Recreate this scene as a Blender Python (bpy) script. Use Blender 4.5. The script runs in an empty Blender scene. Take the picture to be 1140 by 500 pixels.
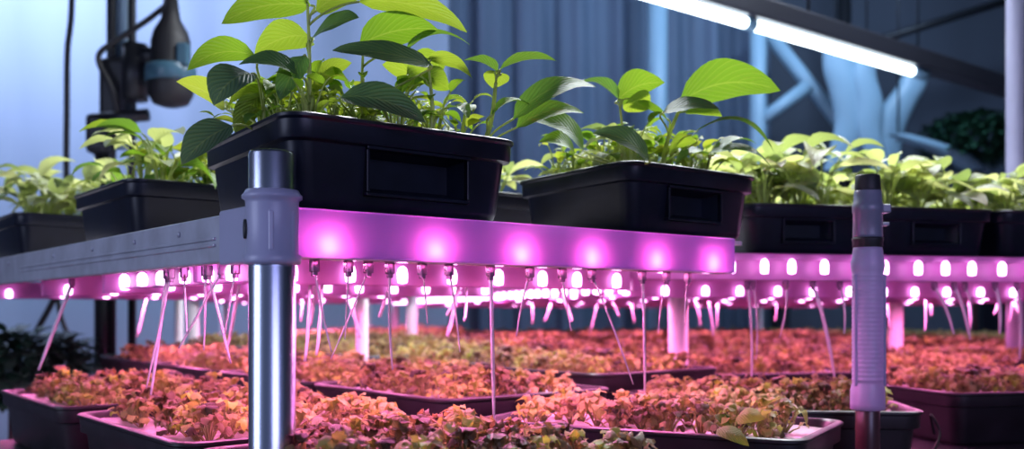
import bpy, bmesh, math, random
import numpy as np
from mathutils import Vector, Matrix
random.seed(7)
sc = bpy.context.scene
COL = sc.collection
EYE = 1.15
F = 1083.0
PI = math.pi
def pt(px, py, d):
    return Vector(((px-570)/F*d, d, EYE+(345-py)/F*d))
TH1 = math.radians(38.6); TH2 = math.radians(13.4)
P0 = Vector((-0.2465, 1.0)); P2 = Vector((0.209, 1.711))
R1 = Vector((math.cos(TH1), math.sin(TH1))); L1 = Vector((-math.sin(TH1), math.cos(TH1)))
R2 = Vector((math.cos(TH2), math.sin(TH2))); L2 = Vector((-math.sin(TH2), math.cos(TH2)))
def w1(s, t, z=0):
    p = P0+R1*s+L1*t
    return Vector((p.x, p.y, EYE+z))
def w2(s, t, z=0):
    p = P2+R2*s+L2*t
    return Vector((p.x, p.y, EYE+z))

# ------------------------------------------------------------------ materials
def new_mat(name):
    m = bpy.data.materials.new(name); m.use_nodes = True
    nt = m.node_tree; b = nt.nodes['Principled BSDF']
    return m, nt, b
def plain(name, col, rough=.5, metal=0, noise=0, nscale=30, bump=0, spec=.5, coat=0, trans=0, alpha=1):
    m, nt, b = new_mat(name)
    b.inputs['Base Color'].default_value = (*col, 1)
    b.inputs['Roughness'].default_value = rough
    b.inputs['Metallic'].default_value = metal
    b.inputs['Specular IOR Level'].default_value = spec
    b.inputs['Coat Weight'].default_value = coat
    b.inputs['Transmission Weight'].default_value = trans
    b.inputs['Alpha'].default_value = alpha
    if noise or bump:
        tc = nt.nodes.new('ShaderNodeTexCoord')
        n = nt.nodes.new('ShaderNodeTexNoise'); n.inputs['Scale'].default_value = nscale
        n.inputs['Detail'].default_value = 5
        nt.links.new(tc.outputs['Object'], n.inputs['Vector'])
        if noise:
            r = nt.nodes.new('ShaderNodeValToRGB')
            r.color_ramp.elements[0].position = .3; r.color_ramp.elements[1].position = .7
            r.color_ramp.elements[0].color = (*[c*(1-noise) for c in col], 1)
            r.color_ramp.elements[1].color = (*[min(1, c*(1+noise)) for c in col], 1)
            nt.links.new(n.outputs['Fac'], r.inputs['Fac']); nt.links.new(r.outputs['Color'], b.inputs['Base Color'])
        if bump:
            bp = nt.nodes.new('ShaderNodeBump'); bp.inputs['Strength'].default_value = bump
            bp.inputs['Distance'].default_value = .002
            nt.links.new(n.outputs['Fac'], bp.inputs['Height']); nt.links.new(bp.outputs['Normal'], b.inputs['Normal'])
    return m
def emit(name, col, s):
    m, nt, b = new_mat(name)
    b.inputs['Base Color'].default_value = (.8, .8, .8, 1)
    b.inputs['Emission Color'].default_value = (*col, 1)
    b.inputs['Emission Strength'].default_value = s
    return m
def translucent(name, col, tcol, mix=.5, rough=.3, gl=.15):
    m, nt, b = new_mat(name)
    b.inputs['Base Color'].default_value = (*col, 1); b.inputs['Roughness'].default_value = rough
    t = nt.nodes.new('ShaderNodeBsdfTranslucent'); t.inputs['Color'].default_value = (*tcol, 1)
    mx = nt.nodes.new('ShaderNodeMixShader'); mx.inputs[0].default_value = mix
    o = nt.nodes['Material Output']
    nt.links.new(b.outputs[0], mx.inputs[1]); nt.links.new(t.outputs[0], mx.inputs[2]); nt.links.new(mx.outputs[0], o.inputs[0])
    return m
def leaf_mat(name, stops, rough=.4, tmix=.45, tgain=(1.25, 1.3, .6), vein=.22, seedling=False):
    m, nt, b = new_mat(name)
    at = nt.nodes.new('ShaderNodeAttribute'); at.attribute_name = 'tint'
    r = nt.nodes.new('ShaderNodeValToRGB')
    cr = r.color_ramp
    cr.elements[0].position = stops[0][0]; cr.elements[0].color = (*stops[0][1], 1)
    cr.elements[1].position = stops[-1][0]; cr.elements[1].color = (*stops[-1][1], 1)
    for p, c in stops[1:-1]:
        e = cr.elements.new(p); e.color = (*c, 1)
    nt.links.new(at.outputs['Fac'], r.inputs['Fac'])
    uv = nt.nodes.new('ShaderNodeUVMap'); uv.uv_map = 'UVMap'
    sx = nt.nodes.new('ShaderNodeSeparateXYZ'); nt.links.new(uv.outputs[0], sx.inputs[0])
    def mth(op, a, bb=None):
        n = nt.nodes.new('ShaderNodeMath'); n.operation = op
        for i, v in enumerate((a, bb)):
            if v is None: continue
            if isinstance(v, (int, float)): n.inputs[i].default_value = v
            else: nt.links.new(v, n.inputs[i])
        return n.outputs[0]
    av = mth('ABSOLUTE', mth('SUBTRACT', sx.outputs[1], .5))
    ph = mth('SUBTRACT', mth('MULTIPLY', sx.outputs[0], 55.0), mth('MULTIPLY', av, 48.0))
    side = mth('GREATER_THAN', mth('SINE', ph), .88)
    mid = mth('LESS_THAN', av, .022)
    vn = mth('MINIMUM', mth('ADD', mth('MULTIPLY', side, .6), mid), 1.0)
    mxc = nt.nodes.new('ShaderNodeMix'); mxc.data_type = 'RGBA'
    nt.links.new(mth('MULTIPLY', vn, vein), mxc.inputs['Factor'])
    nt.links.new(r.outputs['Color'], mxc.inputs[6]); mxc.inputs[7].default_value = (.50, .62, .22, 1)
    nt.links.new(mxc.outputs[2], b.inputs['Base Color'])
    b.inputs['Roughness'].default_value = rough
    bp = nt.nodes.new('ShaderNodeBump'); bp.inputs['Strength'].default_value = .5; bp.inputs['Distance'].default_value = .001
    nt.links.new(mth('SINE', ph), bp.inputs['Height']); nt.links.new(bp.outputs[0], b.inputs['Normal'])
    t = nt.nodes.new('ShaderNodeBsdfTranslucent')
    g = nt.nodes.new('ShaderNodeMix'); g.data_type = 'RGBA'; g.blend_type = 'MULTIPLY'; g.inputs['Factor'].default_value = 1
    nt.links.new(mxc.outputs[2], g.inputs[6]); g.inputs[7].default_value = (*tgain, 1)
    nt.links.new(g.outputs[2], t.inputs['Color'])
    mx = nt.nodes.new('ShaderNodeMixShader'); mx.inputs[0].default_value = tmix
    nt.links.new(b.outputs[0], mx.inputs[1]); nt.links.new(t.outputs[0], mx.inputs[2])
    nt.links.new(mx.outputs[0], nt.nodes['Material Output'].inputs[0])
    return m
M = {}
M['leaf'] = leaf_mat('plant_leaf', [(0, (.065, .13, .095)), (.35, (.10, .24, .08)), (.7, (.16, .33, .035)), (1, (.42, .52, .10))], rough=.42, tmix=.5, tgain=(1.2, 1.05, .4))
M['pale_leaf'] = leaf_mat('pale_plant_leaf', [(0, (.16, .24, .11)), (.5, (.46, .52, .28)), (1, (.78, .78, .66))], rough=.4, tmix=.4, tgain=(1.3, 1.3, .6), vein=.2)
M['stem'] = translucent('plant_stem', (.52, .60, .16), (.60, .68, .16), .35, .35)
M['lettuce'] = leaf_mat('lettuce_leaf', [(0, (.09, .05, .035)), (.3, (.28, .18, .09)), (.6, (.48, .37, .16)), (.85, (.42, .46, .11)), (1, (.66, .74, .10))], rough=.3, tmix=.35, tgain=(1.2, 1.2, .7), vein=.12)
M['bush'] = plain('dark_bush_leaf', (.02, .075, .04), .5, noise=.5, nscale=20)
M['black'] = plain('black_tray_plastic', (.006, .008, .017), .36, noise=.4, nscale=18, bump=.15, spec=.3)
M['black_low'] = plain('black_lower_tray_plastic', (.018, .014, .018), .35, noise=.4, nscale=18, bump=.15)
M['soil'] = plain('dark_potting_soil', (.06, .045, .03), .9, noise=.6, nscale=120, bump=1)
M['foam'] = plain('pale_wet_planting_foam', (.74, .66, .68), .28, noise=.35, nscale=50, bump=.8, coat=.3)
M['chrome'] = plain('chrome_steel', (.55, .60, .74), .27, metal=1)
M['steel'] = plain('brushed_shelf_steel', (.46, .48, .56), .42, metal=.35, noise=.15, nscale=25)
M['collar'] = plain('grey_nylon_collar', (.36, .37, .52), .35, noise=.05, nscale=10)
M['dark'] = plain('dark_metal', (.02, .022, .028), .4, metal=.3)
M['rubber'] = plain('black_rubber', (.012, .012, .015), .55)
M['rail'] = translucent('violet_translucent_rail', (.20, .25, .74), (.85, .42, .85), .38, .3)
M['pinkrail'] = translucent('pink_translucent_housing', (.62, .32, .62), (.9, .45, .85), .5, .3)
M['deck'] = plain('white_shelf_underside', (.62, .56, .62), .3, noise=.1, nscale=6)
M['bulb'] = emit('magenta_led', (1, .42, .88), 9)
M['bulb_back'] = emit('magenta_led_behind_rail', (1, .17, .68), 88)
M['clear'] = plain('clear_silicone_tube', (.85, .72, .85), .15, spec=.8, trans=.35)
M['clip'] = plain('smoky_plastic_clip', (.42, .20, .38), .15, trans=.6)
M['greyplastic'] = plain('grey_translucent_fitting', (.19, .19, .27), .3, noise=.1)
M['sleeve'] = translucent('milky_ribbed_sleeve', (.38, .35, .54), (.8, .6, .9), .3, .3)
M['brown'] = plain('dark_brown_pipe', (.07, .025, .03), .3)
M['tube_light'] = emit('cool_white_tube', (.80, .93, 1), 7)
M['housing'] = plain('dark_lamp_housing', (.03, .035, .05), .4, metal=.2)
M['lamp_rim'] = plain('blue_grey_lamp_cap', (.18, .35, .48), .35)
M['teal'] = plain('dark_teal_band', (.05, .12, .17), .3)
M['bluepipe'] = plain('pale_blue_painted_pipe', (.30, .46, .58), .4)
M['bench'] = plain('dark_bench_top', (.03, .028, .035), .5, noise=.3)
M['bench_leg'] = plain('grey_bench_leg', (.2, .2, .23), .4, metal=.5)
M['pinkpost'] = plain('white_plastic_post', (.75, .68, .75), .35)

def wallmat(name, col, fold=0, scale=4.0, var=.25):
    m, nt, b = new_mat(name)
    tc = nt.nodes.new('ShaderNodeTexCoord')
    n = nt.nodes.new('ShaderNodeTexNoise'); n.inputs['Scale'].default_value = scale; n.inputs['Detail'].default_value = 3
    mp = nt.nodes.new('ShaderNodeMapping'); mp.inputs['Scale'].default_value = (1, 1, .25)
    nt.links.new(tc.outputs['Object'], mp.inputs[0]); nt.links.new(mp.outputs[0], n.inputs['Vector'])
    r = nt.nodes.new('ShaderNodeValToRGB')
    r.color_ramp.elements[0].color = (*[c*(1-var) for c in col], 1); r.color_ramp.elements[1].color = (*[c*(1+var) for c in col], 1)
    nt.links.new(n.outputs['Fac'], r.inputs['Fac']); nt.links.new(r.outputs[0], b.inputs['Base Color'])
    b.inputs['Roughness'].default_value = .7
    return m
M['curtain_blue'] = wallmat('pale_blue_sheeting', (.40, .48, .60), var=.12)
M['curtain_grey'] = wallmat('slate_blue_sheeting', (.12, .165, .24))
M['wall'] = wallmat('dark_slate_wall', (.07, .085, .12), var=.4, scale=1.5)
M['floor'] = wallmat('dark_concrete_floor', (.08, .085, .11))
M['ceil'] = wallmat('dark_ceiling', (.035, .045, .065))

# ------------------------------------------------------------------ mesh helpers
class MB:
    def __init__(s):
        s.v = []; s.f = []; s.fm = []; s.uv = []; s.t = []; s.flat = []
    def add(s, verts, faces, uvs=None, tint=.5, mi=0, smooth=True):
        o = len(s.v)
        s.v.extend([tuple(p) for p in verts]); s.t.extend([tint]*len(verts))
        s.uv.extend(uvs if uvs is not None else [(0, 0)]*len(verts))
        for f in faces:
            s.f.append(tuple(i+o for i in f)); s.fm.append(mi); s.flat.append(smooth)
    def box(s, c, size, rot=None, mi=0, bev=0):
        x, y, z = [a/2 for a in size]
        if bev <= 0:
            vs = [Vector((sx*x, sy*y, sz*z)) for sx in (-1, 1) for sy in (-1, 1) for sz in (-1, 1)]
            fs = [(0, 1, 3, 2), (4, 6, 7, 5), (0, 4, 5, 1), (2, 3, 7, 6), (0, 2, 6, 4), (1, 5, 7, 3)]
        else:
            bm = bmesh.new(); bmesh.ops.create_cube(bm, size=1)
            for v in bm.verts: v.co = Vector((v.co.x*2*x, v.co.y*2*y, v.co.z*2*z))
            bmesh.ops.bevel(bm, geom=list(bm.edges), offset=bev, segments=2, affect='EDGES', profile=.5)
            bm.verts.index_update()
            vs = [v.co.copy() for v in bm.verts]; fs = [tuple(v.index for v in f.verts) for f in bm.faces]; bm.free()
        if rot is not None: vs = [rot @ v for v in vs]
        c = Vector(c)
        s.add([v+c for v in vs], fs, mi=mi, smooth=False)
        return s
    def tube(s, pts, rad, seg=8, mi=0, tint=.5, cap=True):
        pts = [Vector(p) for p in pts]; n = len(pts)
        if not isinstance(rad, (list, tuple)): rad = [rad]*n
        rings = []; prev = None
        for i, p in enumerate(pts):
            d = (pts[min(i+1, n-1)]-pts[max(i-1, 0)])
            if d.length < 1e-9: d = Vector((0, 0, 1))
            d.normalize()
            if prev is None:
                a = Vector((1, 0, 0)) if abs(d.x) < .9 else Vector((0, 1, 0))
                x = d.cross(a).normalized()
            else:
                x = (prev-d*prev.dot(d))
                x = x.normalized() if x.length > 1e-6 else d.orthogonal().normalized()
            prev = x; y = d.cross(x)
            rings.append([p+(x*math.cos(k*2*PI/seg)+y*math.sin(k*2*PI/seg))*rad[i] for k in range(seg)])
        vs = [q for r in rings for q in r]; fs = []
        for i in range(n-1):
            for k in range(seg):
                fs.append((i*seg+k, i*seg+(k+1) % seg, (i+1)*seg+(k+1) % seg, (i+1)*seg+k))
        if cap:
            fs.append(tuple(range(seg-1, -1, -1))); fs.append(tuple((n-1)*seg+k for k in range(seg)))
        s.add(vs, fs, tint=tint, mi=mi)
        return s
    def lathe(s, prof, seg=32, c=(0, 0, 0), mi=0):
        c = Vector(c); vs = []
        for r, z in prof:
            for k in range(seg):
                a = k*2*PI/seg; vs.append(Vector((r*math.cos(a), r*math.sin(a), z))+c)
        fs = []
        for i in range(len(prof)-1):
            for k in range(seg):
                fs.append((i*seg+k, i*seg+(k+1) % seg, (i+1)*seg+(k+1) % seg, (i+1)*seg+k))
        fs.append(tuple(range(seg-1, -1, -1))); fs.append(tuple((len(prof)-1)*seg+k for k in range(seg)))
        s.add(vs, fs, mi=mi); return s
    def leaf(s, base, tip, width, up=(0, 0, 1), arch=.1, fold=.2, tint=.5, nu=9, nv=4, mi=0, ruffle=0, expo=(.5, .8)):
        base = Vector(base); tip = Vector(tip); ax = tip-base; Ln = ax.length
        side = ax.cross(Vector(up))
        if side.length < 1e-6: side = ax.orthogonal()
        side.normalize(); n = side.cross(ax).normalized()
        a, b = expo; um = a/(a+b); fm = um**a*(1-um)**b
        vs = []; uvs = []; ph = random.random()*6
        for i in range(nu+1):
            u = i/nu
            w = width*.5*(max(u, .0001)**a*max(1-u, 0)**b)/fm
            if i == 0: w = width*.02
            cpt = base+ax*u+n*(arch*Ln*4*u*(1-u))
            for j in range(nv+1):
                v = j/nv*2-1
                sag = fold*(abs(v)**1.5)*w
                rf = ruffle*width*math.sin(ph+u*14+v*2)*abs(v)
                vs.append(cpt+side*(w*v)+n*(sag+rf)); uvs.append((u, (v+1)/2))
        fs = []
        for i in range(nu):
            for j in range(nv):
                k = i*(nv+1)+j; fs.append((k, k+1, k+nv+2, k+nv+1))
        s.add(vs, fs, uvs, tint=tint, mi=mi); return s
    def build(s, name, mats, parent=None, loc=None):
        me = bpy.data.meshes.new(name)
        me.from_pydata(s.v, [], s.f)
        if not isinstance(mats, (list, tuple)): mats = [mats]
        for m in mats: me.materials.append(M[m] if isinstance(m, str) else m)
        me.polygons.foreach_set('material_index', s.fm); me.polygons.foreach_set('use_smooth', s.flat)
        li = np.empty(len(me.loops), dtype=np.int32); me.loops.foreach_get('vertex_index', li)
        ul = me.uv_layers.new(name='UVMap'); ul.data.foreach_set('uv', np.array(s.uv, dtype=np.float32)[li].ravel())
        at = me.attributes.new('tint', 'FLOAT', 'POINT'); at.data.foreach_set('value', np.array(s.t, dtype=np.float32))
        me.update()
        o = bpy.data.objects.new(name, me); COL.objects.link(o)
        if parent: o.parent = parent
        if loc is not None: o.location = loc
        return o
def tag(o, label=None, cat=None, group=None, kind=None):
    if label: o['label'] = label
    if cat: o['category'] = cat
    if group: o['group'] = group
    if kind: o['kind'] = kind
    return o
def thing(name, label, cat, loc=(0, 0, 0), rz=0, group=None):
    o = bpy.data.objects.new(name, None); COL.objects.link(o)
    o.empty_display_size = .05
    o.location = loc; o.rotation_euler = (0, 0, rz)
    return tag(o, label, cat, group)
def copy_tree(o, kids, loc, rz=0, sc_=1.0):
    r = o.copy(); COL.objects.link(r); r.location = loc; r.rotation_euler = (0, 0, rz); r.scale = (sc_,)*3
    for k in kids:
        c = k.copy(); COL.objects.link(c); c.parent = r
    return r
def bezier(a, b, c, d, n=10):
    out = []
    for i in range(n+1):
        t = i/n; out.append(a*(1-t)**3+b*3*t*(1-t)**2+c*3*t*t*(1-t)+d*t**3)
    return out
def smooth_path(pts, n=6):
    pts = [Vector(p) for p in pts]; out = []
    for i in range(len(pts)-1):
        p0 = pts[max(i-1, 0)]; p1 = pts[i]; p2 = pts[i+1]; p3 = pts[min(i+2, len(pts)-1)]
        for k in range(n):
            t = k/n
            out.append(.5*((2*p1)+(p2-p0)*t+(2*p0-5*p1+4*p2-p3)*t*t+(3*p1-p0-3*p2+p3)*t**3))
    out.append(pts[-1]); return out

# ------------------------------------------------------------------ trays
def rr(hx, hy, r, z, n=5):
    out = []
    for cx, cy, a0 in ((hx-r, hy-r, 0), (-hx+r, hy-r, PI/2), (-hx+r, -hy+r, PI), (hx-r, -hy+r, 1.5*PI)):
        for k in range(n+1):
            a = a0+k*PI/2/n; out.append(Vector((cx+r*math.cos(a), cy+r*math.sin(a), z)))
    return out
def tray_mesh(w, d, h, handle=None, shear=0, mat='black', low=False):
    """origin at base centre; returns list of (partname, MB/mesh, mat)"""
    hx, hy = w/2, d/2; ta = .016
    prof = [(hx-ta-.008, hy-ta-.008, .018, .0), (hx-ta-.003, hy-ta-.003, .022, .003), (hx-ta, hy-ta, .024, .010),
            (hx-.009, hy-.009, .026, h*.70), (hx-.0085, hy-.0085, .027, h*.715), (hx-.0015, hy-.0015, .030, h*.735),
            (hx-.0008, hy-.0008, .030, h*.75), (hx, hy, .031, h*.93), (hx+.003, hy+.003, .032, h*.955), (hx+.003, hy+.003, .032, h*.985), (hx+.001, hy+.001, .031, h),
            (hx-.006, hy-.006, .026, h), (hx-.009, hy-.009, .025, h*.97), (hx-.012, hy-.012, .024, h*.78), (hx-ta-.004, hy-ta-.004, .022, .006)]
    loops = [rr(*p) for p in prof]; n = len(loops[0])
    mb = MB(); vs = [q for l in loops for q in l]; fs = []
    for i in range(len(loops)-1):
        for k in range(n): fs.append((i*n+k, i*n+(k+1) % n, (i+1)*n+(k+1) % n, (i+1)*n+k))
    fs.append(tuple(range(n-1, -1, -1))); fs.append(tuple((len(loops)-1)*n+k for k in range(n)))
    mb.add(vs, fs, smooth=True)
    sh = lambda v: Vector((v[0]+shear*(v[1]+hy), v[1], v[2]))
    parts = []
    if handle:
        hc, hw, z0, z1 = handle
        yf = -hy+.0105
        # pocket frame standing proud of the wall, with a deep recess look from real depth
        fr = MB()
        zc = (z0+z1)/2; zh = (z1-z0)
        t = .004
        fr.box((hc, yf-.001, z1+t/2), (hw*2+2*t, .014, t), bev=.001)
        fr.box((hc, yf+.004, z0-t/2), (hw*2+2*t, .018, t), bev=.001)
        for sx in (-1, 1): fr.box((hc+sx*(hw+t/2), yf+.001, zc), (t, .014, zh), bev=.001)
        parts.append(('handle', fr, mat))
    soil = MB()
    l = rr(hx-.0125, hy-.0125, .024, h*.90, 5)
    # bumpy surface
    g = 14; vs = []; fs = []
    for i in range(g+1):
        for j in range(g+1):
            vs.append(Vector(((i/g*2-1)*(hx-.0125), (j/g*2-1)*(hy-.0125), h*(.88 if low else .84)+random.uniform(-.002, .003))))
    for i in range(g):
        for j in range(g): k = i*(g+1)+j; fs.append((k, k+g+1, k+g+2, k+1))
    soil.add(vs, fs)
    parts.append(('planting_sheet' if low else 'soil', soil, 'foam' if low else 'soil'))
    parts.insert(0, ('body', mb, mat))
    if shear:
        for _, m_, _2 in parts: m_.v = [tuple(sh(v)) for v in m_.v]
    return parts
def cut_handle(body, hc, hw, z0, z1, hy, shear):
    cb = MB()
    cb.box((hc, -hy+.02, (z0+z1)/2), (hw*2, .06, z1-z0))
    cb.v = [(v[0]+shear*(v[1]+hy), v[1], v[2]) for v in cb.v]
    c = cb.build('cutter', 'black')
    md = body.modifiers.new('b', 'BOOLEAN'); md.operation = 'DIFFERENCE'; md.solver = 'EXACT'; md.object = c
    body.matrix_world = Matrix.Identity(4)
    bpy.context.view_layer.update()
    dg = bpy.context.evaluated_depsgraph_get()
    me = bpy.data.meshes.new_from_object(body.evaluated_get(dg))
    body.modifiers.clear(); body.data = me
    bpy.data.objects.remove(c)
def finish_edges(o, ang=40):
    me = o.data
    bm = bmesh.new(); bm.from_mesh(me)
    for e in bm.edges:
        e.smooth = not (len(e.link_faces) == 2 and e.calc_face_angle(0) > math.radians(ang))
    bm.to_mesh(me); bm.free()
def make_tray(name, label, w, d, h, loc, rz, handle=None, shear=0, group=None, mat='black', low=False, cat='tray'):
    parts = tray_mesh(w, d, h, handle, shear, mat, low)
    t = thing(name, label, cat, (0, 0, 0), 0, group)
    kids = []
    for i, (pn, mb, mt) in enumerate(parts):
        o = mb.build(pn, mt)
        if pn == 'body':
            if handle:
                cut_handle(o, handle[0], handle[1], handle[2], handle[3], d/2, shear)
                # pocket behind the hole
                pk = MB(); hc, hw, z0, z1 = handle; y0 = -d/2+.0085; y1 = y0+.026
                a = [(-1, z0), (1, z0), (1, z1), (-1, z1)]
                vs = [Vector((hc+sx*(hw+.002), y0, z+(.001 if z == z1 else -.001))) for sx, z in a]+[Vector((hc+sx*(hw-.012), y1, z+(-.006 if z == z1 else .008))) for sx, z in a]
                pk.add(vs, [(0, 4, 5, 1), (1, 5, 6, 2), (2, 6, 7, 3), (3, 7, 4, 0), (4, 7, 6, 5)], smooth=False)
                pk.v = [(v[0]+shear*(v[1]+d/2), v[1], v[2]) for v in pk.v]
                p = pk.build('handle_pocket', mat); p.parent = t; kids.append(p)
            finish_edges(o)
        o.parent = t; kids.append(o)
    t.location = loc; t.rotation_euler = (0, 0, rz)
    return t, kids

ZS = .107   # shelf surface above the eye
upper = []
# hero trays on the front rack
def up_tray(wf, s0, s1, t0, t1, label, rz, h=.098, handle=None, shear=0, z=ZS, group=None):
    c = wf((s0+s1)/2, (t0+t1)/2, z+.0005)
    t, k = make_tray('planter_tray', label, s1-s0, t1-t0, h, c, rz, handle, shear, group)
    upper.append((t, s1-s0, t1-t0, h, c, rz)); return t, k
tA, _ = up_tray(w1, .012, .322, -.008, .30, 'large black planter tray with handle slot, overhanging the shelf corner right behind the chrome post', TH1, h=.1, handle=(.012, .066, .022, .069), shear=.09)
tC, _ = up_tray(w1, .520, .806, .0, .285, 'black planter tray with handle slot on the right end of the violet front rail', TH1, handle=(.0, .055, .024, .066), shear=.10)
tB, _ = up_tray(w1, .045, .345, .61, .94, 'black planter tray on the grey left rail, next behind the corner tray', TH1, handle=None)
tB2, _ = up_tray(w1, .027, .327, 1.30, 1.62, 'black planter tray at the left picture edge on the grey rail', TH1)
tB3, _ = up_tray(w1, .42, .72, .40, .70, 'black planter tray hidden behind the two front trays', TH1)
tB4, _ = up_tray(w1, .42, .72, .80, 1.10, 'black planter tray deep on the shelf, behind the plants of the front trays', TH1)
# second rack upper trays: a first tray copied along the rail
labs = ['blurred black planter tray left of the grey capped pipe on the far rack', 'blurred black planter tray right of the grey capped pipe on the far rack',
        'blurred black planter tray at the right picture edge on the far rack', 'blurred black planter tray past the right picture edge']
pr2 = None
k2 = 0
for row in range(2):
    for i in range(4):
        s0 = .225+i*.272+row*.06; c = w2(s0+.13, .155+row*.36, ZS+.0005-.004)
        lab = labs[i] if row == 0 else 'black planter tray in the back row of the far rack, mostly hidden by plants'
        if pr2 is None:
            t, kk = make_tray('planter_tray', lab, .262, .30, .092, c, TH2, handle=(0, .05, .024, .062)); pr2 = (t, kk)
        else:
            t = copy_tree(pr2[0], pr2[1], c, TH2); t['label'] = lab
        if row: t['group'] = 'back row trays on the far rack'
        upper.append((t, .262, .30, .092, c, TH2))

# ------------------------------------------------------------------ rack 1
rack = thing('shelving_rack', 'chrome post rack with grey side rail and glowing violet front rail', 'rack')
mb = MB()
# side rail (grey channel)
def rail_box(a, b, z0, z1, th, mb, bev=.003, off=0):
    d = (b-a); Ln = d.length; ang = math.atan2(d.y, d.x)
    rot = Matrix.Rotation(ang, 3, 'Z')
    c = (a+b)/2; n = Vector((-math.sin(ang), math.cos(ang)))
    c2 = Vector((c.x, c.y))+n*off
    mb.box((c2.x, c2.y, EYE+(z0+z1)/2), (Ln, th, z1-z0), rot=rot, bev=bev)
ZB = .0555
mb = MB(); rail_box(w1(0, .03), w1(0, 2.5), ZB-.003, ZS, .012, mb)
side = mb.build('side_rail', 'steel', rack)
mb = MB()
rail_box(w1(-.007, .135), w1(-.007, 1.1), ZB+.016, ZB+.0195, .004, mb, bev=.001)
rail_box(w1(-.007, .135), w1(-.007, 1.1), ZB+.0235, ZB+.027, .004, mb, bev=.001)
mb.build('rail_groove', 'steel', side)
mb = MB()
for t in (.25, .42, .62, .85, 1.2, 1.6):
    p = w1(-.0065, t, .092); q = w1(-.0085, t, .092)
    mb.tube([p, q], .0035, 10)
mb.build('rivet', 'steel', side)
mb = MB(); rail_box(w1(-.003, .02), w1(-.003, .115), ZB-.006, ZS+.003, .016, mb); mb.build('corner_bracket', 'collar', rack)
# front rail: thin translucent panel
mb = MB(); prf = [(.010, ZB+.0005), (-.004, ZB), (-.0055, ZB+.002), (-.0055, ZS-.002), (-.004, ZS), (.001, ZS)]
mb.add([w1(.02, t_, z_) for t_, z_ in prf]+[w1(.7375, t_, z_) for t_, z_ in prf], [(i, i+6, i+7, i+1) for i in range(5)], smooth=False)
mb.add([w1(.7375, .010, ZB), w1(.7375, -.0055, ZB), w1(.7375, -.0055, ZS-.001), w1(.7375, .001, ZS-.001)], [(0, 1, 2, 3)], smooth=False)
mb.build('front_rail', 'rail', rack)
mb = MB(); rail_box(w1(.02, .012), w1(.735, .012), ZB-.0015, ZB, .030, mb, bev=.0005)
mb.build('rail_lower_flange', 'clear', rack)
# deck
def poly_slab(mb, pts, z0, z1):
    n = len(pts); vs = [Vector((p.x, p.y, EYE+z0)) for p in pts]+[Vector((p.x, p.y, EYE+z1)) for p in pts]
    fs = [tuple(range(n-1, -1, -1)), tuple(range(n, 2*n))]+[(i, (i+1) % n, (i+1) % n+n, i+n) for i in range(n)]
    mb.add(vs, fs, smooth=False)
mb = MB(); poly_slab(mb, [w1(.006, .002), w1(.735, .002), w1(.735, .03), w1(.80, .03), w1(.80, 2.5), w1(.006, 2.5)], ZS-.006, ZS)
mb.build('shelf_deck', 'deck', rack)
# chrome corner post
pc = w1(0, 0)
mb = MB(); mb.lathe([(.0215, -1.15), (.0238, -1.14), (.0238, .1595), (.0225, .162), (.019, .163)], 40, (pc.x, pc.y, EYE))
post = mb.build('post', 'chrome', rack)
mb = MB(); mb.lathe([(.0245, .046), (.0285, .047), (.0295, .050), (.0295, .0555), (.0268, .0575), (.0268, .108), (.0272, .112), (.0305, .114), (.0305, .117), (.0285, .119), (.0265, .1225), (.0245, .1225)], 40, (pc.x, pc.y, EYE))
mb.box((pc.x, pc.y, EYE+.08), (.03, .05, .045), rot=Matrix.Rotation(TH1, 3, 'Z'), bev=.004)
col = mb.build('corner_collar', 'collar', rack)
q = pc+Vector((-.86, -.5, 0)).normalized()*.0262
mb = MB()
nd = Vector((-.86, -.5, 0)).normalized(); sd = Vector((.5, -.86, 0))
vs = []; 
for k in range(16):
    a = k*PI/8; vs.append(q+sd*math.cos(a)*.0038+Vector((0, 0, .082+math.sin(a)*.010)))
for k in range(16):
    vs.append(vs[k]+nd*.003)
mb.add(vs, [tuple(range(16, 32))]+[(k, (k+1) % 16, (k+1) % 16+16, k+16) for k in range(16)])
mb.build('collar_bolt', 'dark', col)
# slim rear posts
for (s_, t_, r_) in ((.785, 1.185, .0155), (.0, 2.46, .024), (.785, 2.46, .0155)):
    p = w1(s_, t_)
    mb = MB(); mb.lathe([(r_*.9, -1.15), (r_, -1.14), (r_, ZS-.007), (r_*.9, ZS-.006)], 24, (p.x, p.y, EYE)); mb.build('post', 'pinkpost' if s_ > .1 else 'chrome', rack)

# ------------------------------------------------------------------ rack 2
rack2 = thing('shelving_rack', 'far shelving rack with pink glowing rail running behind the grey capped pipe', 'rack')
mb = MB(); rail_box(w2(0, 0), w2(2.3, 0), ZB-.0015, ZS-.004, .003, mb, bev=.001); mb.build('front_rail', 'pinkrail', rack2)
mb = MB(); rail_box(w2(0, 0.0), w2(0, 3.9), ZB-.0015, ZS-.004, .003, mb, bev=.001); mb.build('side_rail', 'pinkrail', rack2)
mb = MB(); poly_slab(mb, [w2(.003, .003), w2(2.3, .003), w2(2.3, 3.9), w2(.003, 3.9)], ZS-.010, ZS-.004); mb.build('shelf_deck', 'deck', rack2)
obst = []
for (px, d, r_) in ((755, 2.33, .0235), (997, 3.4, .025)):
    p = pt(px, 345, d)
    mb = MB(); mb.lathe([(r_*.9, -1.15), (r_, -1.14), (r_, ZS-.011), (r_*.9, ZS-.0105)], 24, (p.x, p.y, EYE)); mb.build('post', 'pinkpost', rack2)
    obst.append((Vector((p.x, p.y)), r_))
for (s_, t_) in ((2.28, .03), (2.28, 3.88), (.03, 3.88)):
    p = w2(s_, t_); mb = MB(); mb.lathe([(.02, -1.15), (.022, -1.14), (.022, ZS-.011), (.02, ZS-.0105)], 20, (p.x, p.y, EYE)); mb.build('post', 'pinkpost', rack2)
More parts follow.
